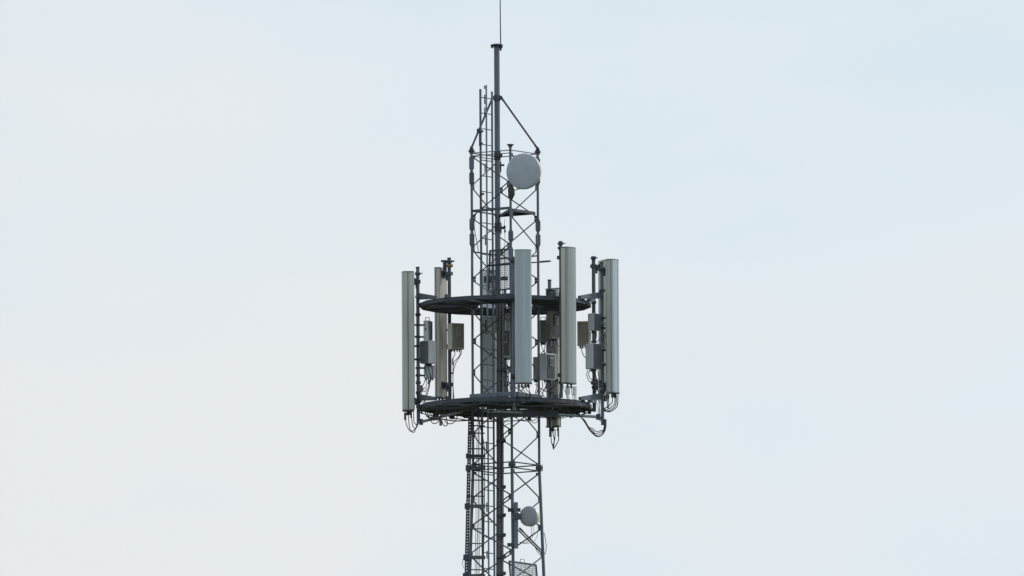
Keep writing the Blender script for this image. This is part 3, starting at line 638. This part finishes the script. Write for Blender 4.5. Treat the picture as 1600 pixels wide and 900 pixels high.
for k, x in enumerate((808, 813, 818.5, 824, 828)):
    cable([(x, 602, -1.46), (x + rnd.uniform(-2, 2), 608, -1.46), (x + rnd.uniform(-6, 6), 617, -1.40), (x + rnd.uniform(-8, 8), 625, -1.28)], A4, .0065)
for pts in ([(845, 537, .92), (847, 543, .9), (850, 550, .9), (850, 558, .92)], [(852, 537, .92), (851, 545, .9), (850.5, 553, .9)], [(866, 531, .95), (864, 540, .93), (867, 550, .95), (872, 558, 1.0)], [(868, 531, .95), (872, 540, .95), (876, 543, 1.0)]): cable(pts, R5 if pts[0][0] < 860 else R6, .006)
for pts in ([(847, 596, .86), (848, 604, .86), (845, 611, .9), (851, 620, .95)], [(851, 596, .86), (853, 603, .86), (849, 610, .9), (848, 620, .95)], [(856, 596, .86), (853, 606, .85), (850, 612, .88)], [(868, 594, .86), (868, 601, .86), (864, 606, .85), (858, 608, .9)], [(838, 595, 1.1), (839, 603, 1.08), (837, 612, 1.05), (834, 622, 1.0)], [(843, 596, .9), (841, 606, .95), (838, 616, 1.0), (836, 622, 1.0)]): cable(pts, R7, .0065)
for x, w_, c0, c1 in ((887, .07, 603, 616), (898, .065, 604, 617.5)):
    o = MB().tube(P(x, c1, -1.14), P(x, c0, -1.14), w_ / 2, 14).build('connector_can', 'unit', A5)
    for dx in (-1.6, 1.6): cable([(x + dx, c1 - 1, -1.14), (x + dx * .6 + 1, 622, -1.14), (x + dx + 1, 632, -1.12)], A5, .0055)
for pts in ([(880, 601, -1.12), (881, 608, -1.13), (884, 614, -1.14), (886, 622, -1.14)], [(893, 601, -1.12), (893, 612, -1.13), (896, 624, -1.13)]): cable(pts, A5, .005)
# right-hand loops
for k, (x, yb) in enumerate(((957, 636), (961, 638), (963, 640), (965.5, 641))):
    cable([(x, 617, -.18), (x, 626, -.18), (x - 1.5, yb - 6, -.18), (x - 8, yb, -.17), (x - 14, yb + 2.5, -.15), (944, yb + 1, -.12)], A6, .008)
MB().tube(P(950, 638, -.14), P(950, 622, -.14), .020, 12).build('connector_can', 'unit', A6)
MB().tube(P(949.5, 623, -.14), P(949.5, 616, -.14), .028, 12).build('connector_boot', 'fin', A6)
MB().tube(P(945.6, 667, -.14), P(945.6, 655, -.14), .022, 12).build('connector_boot', 'dark', A6)
for k, (dx, yb) in enumerate(((0, 682), (1.5, 680), (2.5, 677.5), (1, 674.5))):
    cable([(946 - k * .5, 664, -.14), (945.5 - k, 672, -.14), (940 - dx, yb - 2, -.16), (933 - dx, yb, -.2), (926, yb - 5, -.25), (920, 670 - k, -.3), (914, 660 - k, -.36), (908, 652, -.42), (903, 647, -.5)], A6, .0065 if k else .010)
for pts in ([(948.5, 508, -.12), (948, 516, -.13), (944, 524, -.15), (945, 538, -.15)], [(944.5, 520, -.14), (947, 533, -.15), (944, 545, -.14)], [(932, 519, -.2), (932, 526, -.2), (930, 534, -.2)], [(928, 519, -.2), (929, 528, -.2), (927, 537, -.2)], [(938, 528, -.16), (934, 533, -.2), (931, 533, -.2)]): cable(pts, R9, .006)
for x in (922, 928.5, 931): MB().tube(P(x, 519, -.2), P(x, 531, -.2), .018 if x < 925 else .010, 8).build('connector_boot', 'unit' if x < 925 else 'fin', R9)
for pts in ([(921, 578, -.2), (920, 586, -.2), (923, 592, -.15), (930, 594, -.1), (937, 591, -.1)], [(925, 578, -.2), (927, 590, -.15), (930, 610, .1), (931, 622, .3)], [(929, 578, -.2), (932, 592, -.1), (935, 612, -.05), (936, 628, .0)], [(934, 578, -.2), (936, 595, -.1), (938, 620, -.05), (937, 640, -.05), (939, 655, -.1)], [(908.5, 542, .3), (909.5, 550, .28), (913, 557, .2), (917, 561, 0)]): cable(pts, R10 if pts[0][0] > 910 else R8, .0065)
cable([(934, 630, -.05), (936, 650, -.06), (938, 658, -.1), (937.5, 640, -.1)], R10, .005)
# foot of the hanging rear panel
for x, a, bb, w_ in ((860, 668, 682.5, .045), (872.3, 669, 682, .028), (864, 668, 677, .02)): MB().tube(P(x, bb, 1.28), P(x, a, 1.28), w_ / 2, 12).build('connector_boot', 'fin', A8)
for pts in ([(861, 682, 1.28), (861.5, 690, 1.28), (864, 698, 1.28), (865, 702, 1.28)], [(864, 677, 1.28), (866, 688, 1.28), (864, 696, 1.28), (864.6, 702, 1.28)], [(867.5, 670, 1.28), (867, 684, 1.28), (865.5, 694, 1.28), (865.2, 702, 1.28)], [(873, 682, 1.28), (872.5, 688, 1.28), (869, 695, 1.28), (866, 700, 1.28)]): cable(pts, A8, .0075)
# cables lying in the lower ring and drooping under it
for k in range(30):
    a0 = 360 * k / 30 + rnd.uniform(-8, 8); sp = rnd.uniform(30, 60); pts = []; outer = k % 3 == 0
    n = 6; r0 = 1.352 if outer else rnd.uniform(.80, 1.26); dz_ = rnd.uniform(-.075, -.02) if outer else rnd.uniform(-.055, .0); sag = rnd.uniform(.0, .05 if outer else .10)
    for i in range(n):
        a = R(a0 + sp * i / (n - 1)); r_ = r0 + (rnd.uniform(0, .01) if outer else rnd.uniform(-.06, .03))
        pts.append((r_ * math.cos(a), r_ * math.sin(a), zlw + dz_ + rnd.uniform(-.008, .008) - sag * math.sin(math.pi * i / (n - 1))))
    o = MB().path(curve(pts, 6), rnd.uniform(.006, .011), 6).build('ring_cable', 'rubber', None)
    tag(o, 'black cable strung around the lower ring platform', 'cable', 'cables strung around the lower ring')
loops = [[(663, 640, -.5), (667, 650, -.5), (673, 655, -.5), (680, 656, -.45), (687, 646, -.4)], [(666, 640, -.4), (670, 650, -.4), (677, 655, -.4), (686, 655, -.4), (690, 642, -.4)], [(669, 641, -.5), (675, 651, -.5), (682, 654, -.5)], [(672, 655, -.3), (676, 661, -.3), (682, 661, -.3), (687, 656, -.3)],
         [(694, 655, -.5), (698, 661, -.5), (705, 662, -.5), (711, 658, -.5), (714.5, 650, -.5), (714, 642, -.5)], [(690, 657, -.4), (694, 665, -.4), (699, 663, -.4), (697, 650, -.4)], [(681, 642, -.6), (681.5, 652, -.6)], [(684, 642, -.6), (684.5, 652, -.6)]]
for L_ in loops: tag(MB().path(curve([P(*p) for p in L_]), .0075, 6).build('looped_cable', 'rubber'), 'black cable looping below the lower ring near the left outrigger bar', 'cable', 'cables looping under the left outrigger')
tag(MB().box(P(688.6, 660, -.45), (.045, .05, .10), None, .006).build('junction_box', 'fin'), 'small dark junction box under the left outrigger bar', 'junction box')
loops2 = [[(803, 651, -.5), (814, 657, -.5), (828, 658, -.5), (838, 655, -.5), (842, 648, -.4)], [(828, 650, -.4), (832, 660, -.4), (838, 660, -.3), (841, 655, -.3)], [(845, 649, -.4), (856, 654, -.4), (870, 655, -.4), (888, 651, -.4)], [(806, 651, .1), (811, 656, .1), (820, 652, .1)], [(786, 664, .3), (791, 657, .3), (798, 653, .3)], [(787, 668, .3), (792, 663, .3), (799, 662, .3)]]
for L_ in loops2: tag(MB().path(curve([P(*p) for p in L_]), .0055, 6).build('looped_cable', 'rubber'), 'thin cable sagging under the lower ring between the shaft and rear panel', 'cable', 'cables sagging under the ring right of shaft')
# stiff dark strut beside the second dish
p, q_ = P(811.5, 825, -.45), P(848, 862, .05)
t = thing('side_strut', 'dark strut angling down from below the smaller dish to the right leg', 'strut', tuple(q_)); MB().tube(p, q_, .012, 8).build('tube', 'dark', t); d = (q_ - p).normalized(); MB().box(p + d * .06, (.024, .024, .10), d.to_track_quat('Z', 'Y').to_matrix()).build('end_fitting', 'dark', t)
tag(MB().path(curve([P(835, 853, -.2), P(840, 862, -.1), P(845, 867, 0), P(851, 866, .06), P(853.5, 855, .08), P(852, 842, .08), P(850, 832, .08)]), .0055, 6).build('signal_cable', 'rubber'), 'black wire curling around the right leg below the smaller dish', 'cable')

# clutter on the poles: small couplers and short jumpers
for (lab, px, py, Y, w, h, d, m) in (('small grey coupler box on the far pole between two radio boxes', 859, 545, 1.02, .09, .10, .07, 'fin'), ('tiny dark coupler box high on the pole behind the shaft', 787, 472, 1.18, .08, .12, .06, 'fin'), ('small dark bracket box on the far pole just above the lower ring', 861, 606, 1.04, .10, .14, .07, 'fin'), ('small dark coupler box on the right-hand pole above the lower ring', 932, 600, .36, .07, .12, .07, 'fin'), ('little dark surge box on the left pole above its lower arm', 657, 607, -.12, .06, .10, .06, 'fin')):
    p = P(px, py, Y); t = thing('coupler_box', lab, 'coupler', (p.x, Y, p.z - h / 2), R(rnd.uniform(-30, 30)), 'small coupler boxes on the poles')
    MB().box((0, 0, h / 2), (w, d, h), None, .006).build('housing', m, t, False)
    b = MB(); b.box((0, d / 2 + .02, h / 2), (.03, .05, .03)); b.build('bracket', 'dark', t, False)
    for k in range(3):
        x = (k - 1) * w * .3; MB().path(curve([(x, 0, .01), (x, 0, -.05), (x + rnd.uniform(-.06, .06), .03, -.12), (x + rnd.uniform(-.1, .1), .06, -.20), (x + rnd.uniform(-.06, .06), .08, -.26)]), .0055, 6).build('jumper_cable', 'rubber', t, False)
for pts, owner in (([(845, 553, .95), (849, 549, .9), (855, 556, .9), (862, 551, .92), (868, 556, 1.0)], R7), ([(836, 600, 1.0), (845, 607, .95), (856, 612, .92), (866, 604, .95), (873, 598, 1.0)], R7), ([(787, 566, 1.0), (795, 577, .98), (800, 590, .95), (793, 606, .95), (797, 618, .95)], R4b), ([(782, 575, 1.0), (790, 583, .98), (786, 597, .95), (796, 610, .95)], R4b), ([(918, 578, -.2), (917, 587, -.18), (921, 596, -.1), (928, 598, .1)], R10)):
    cable(pts, owner, .0065)
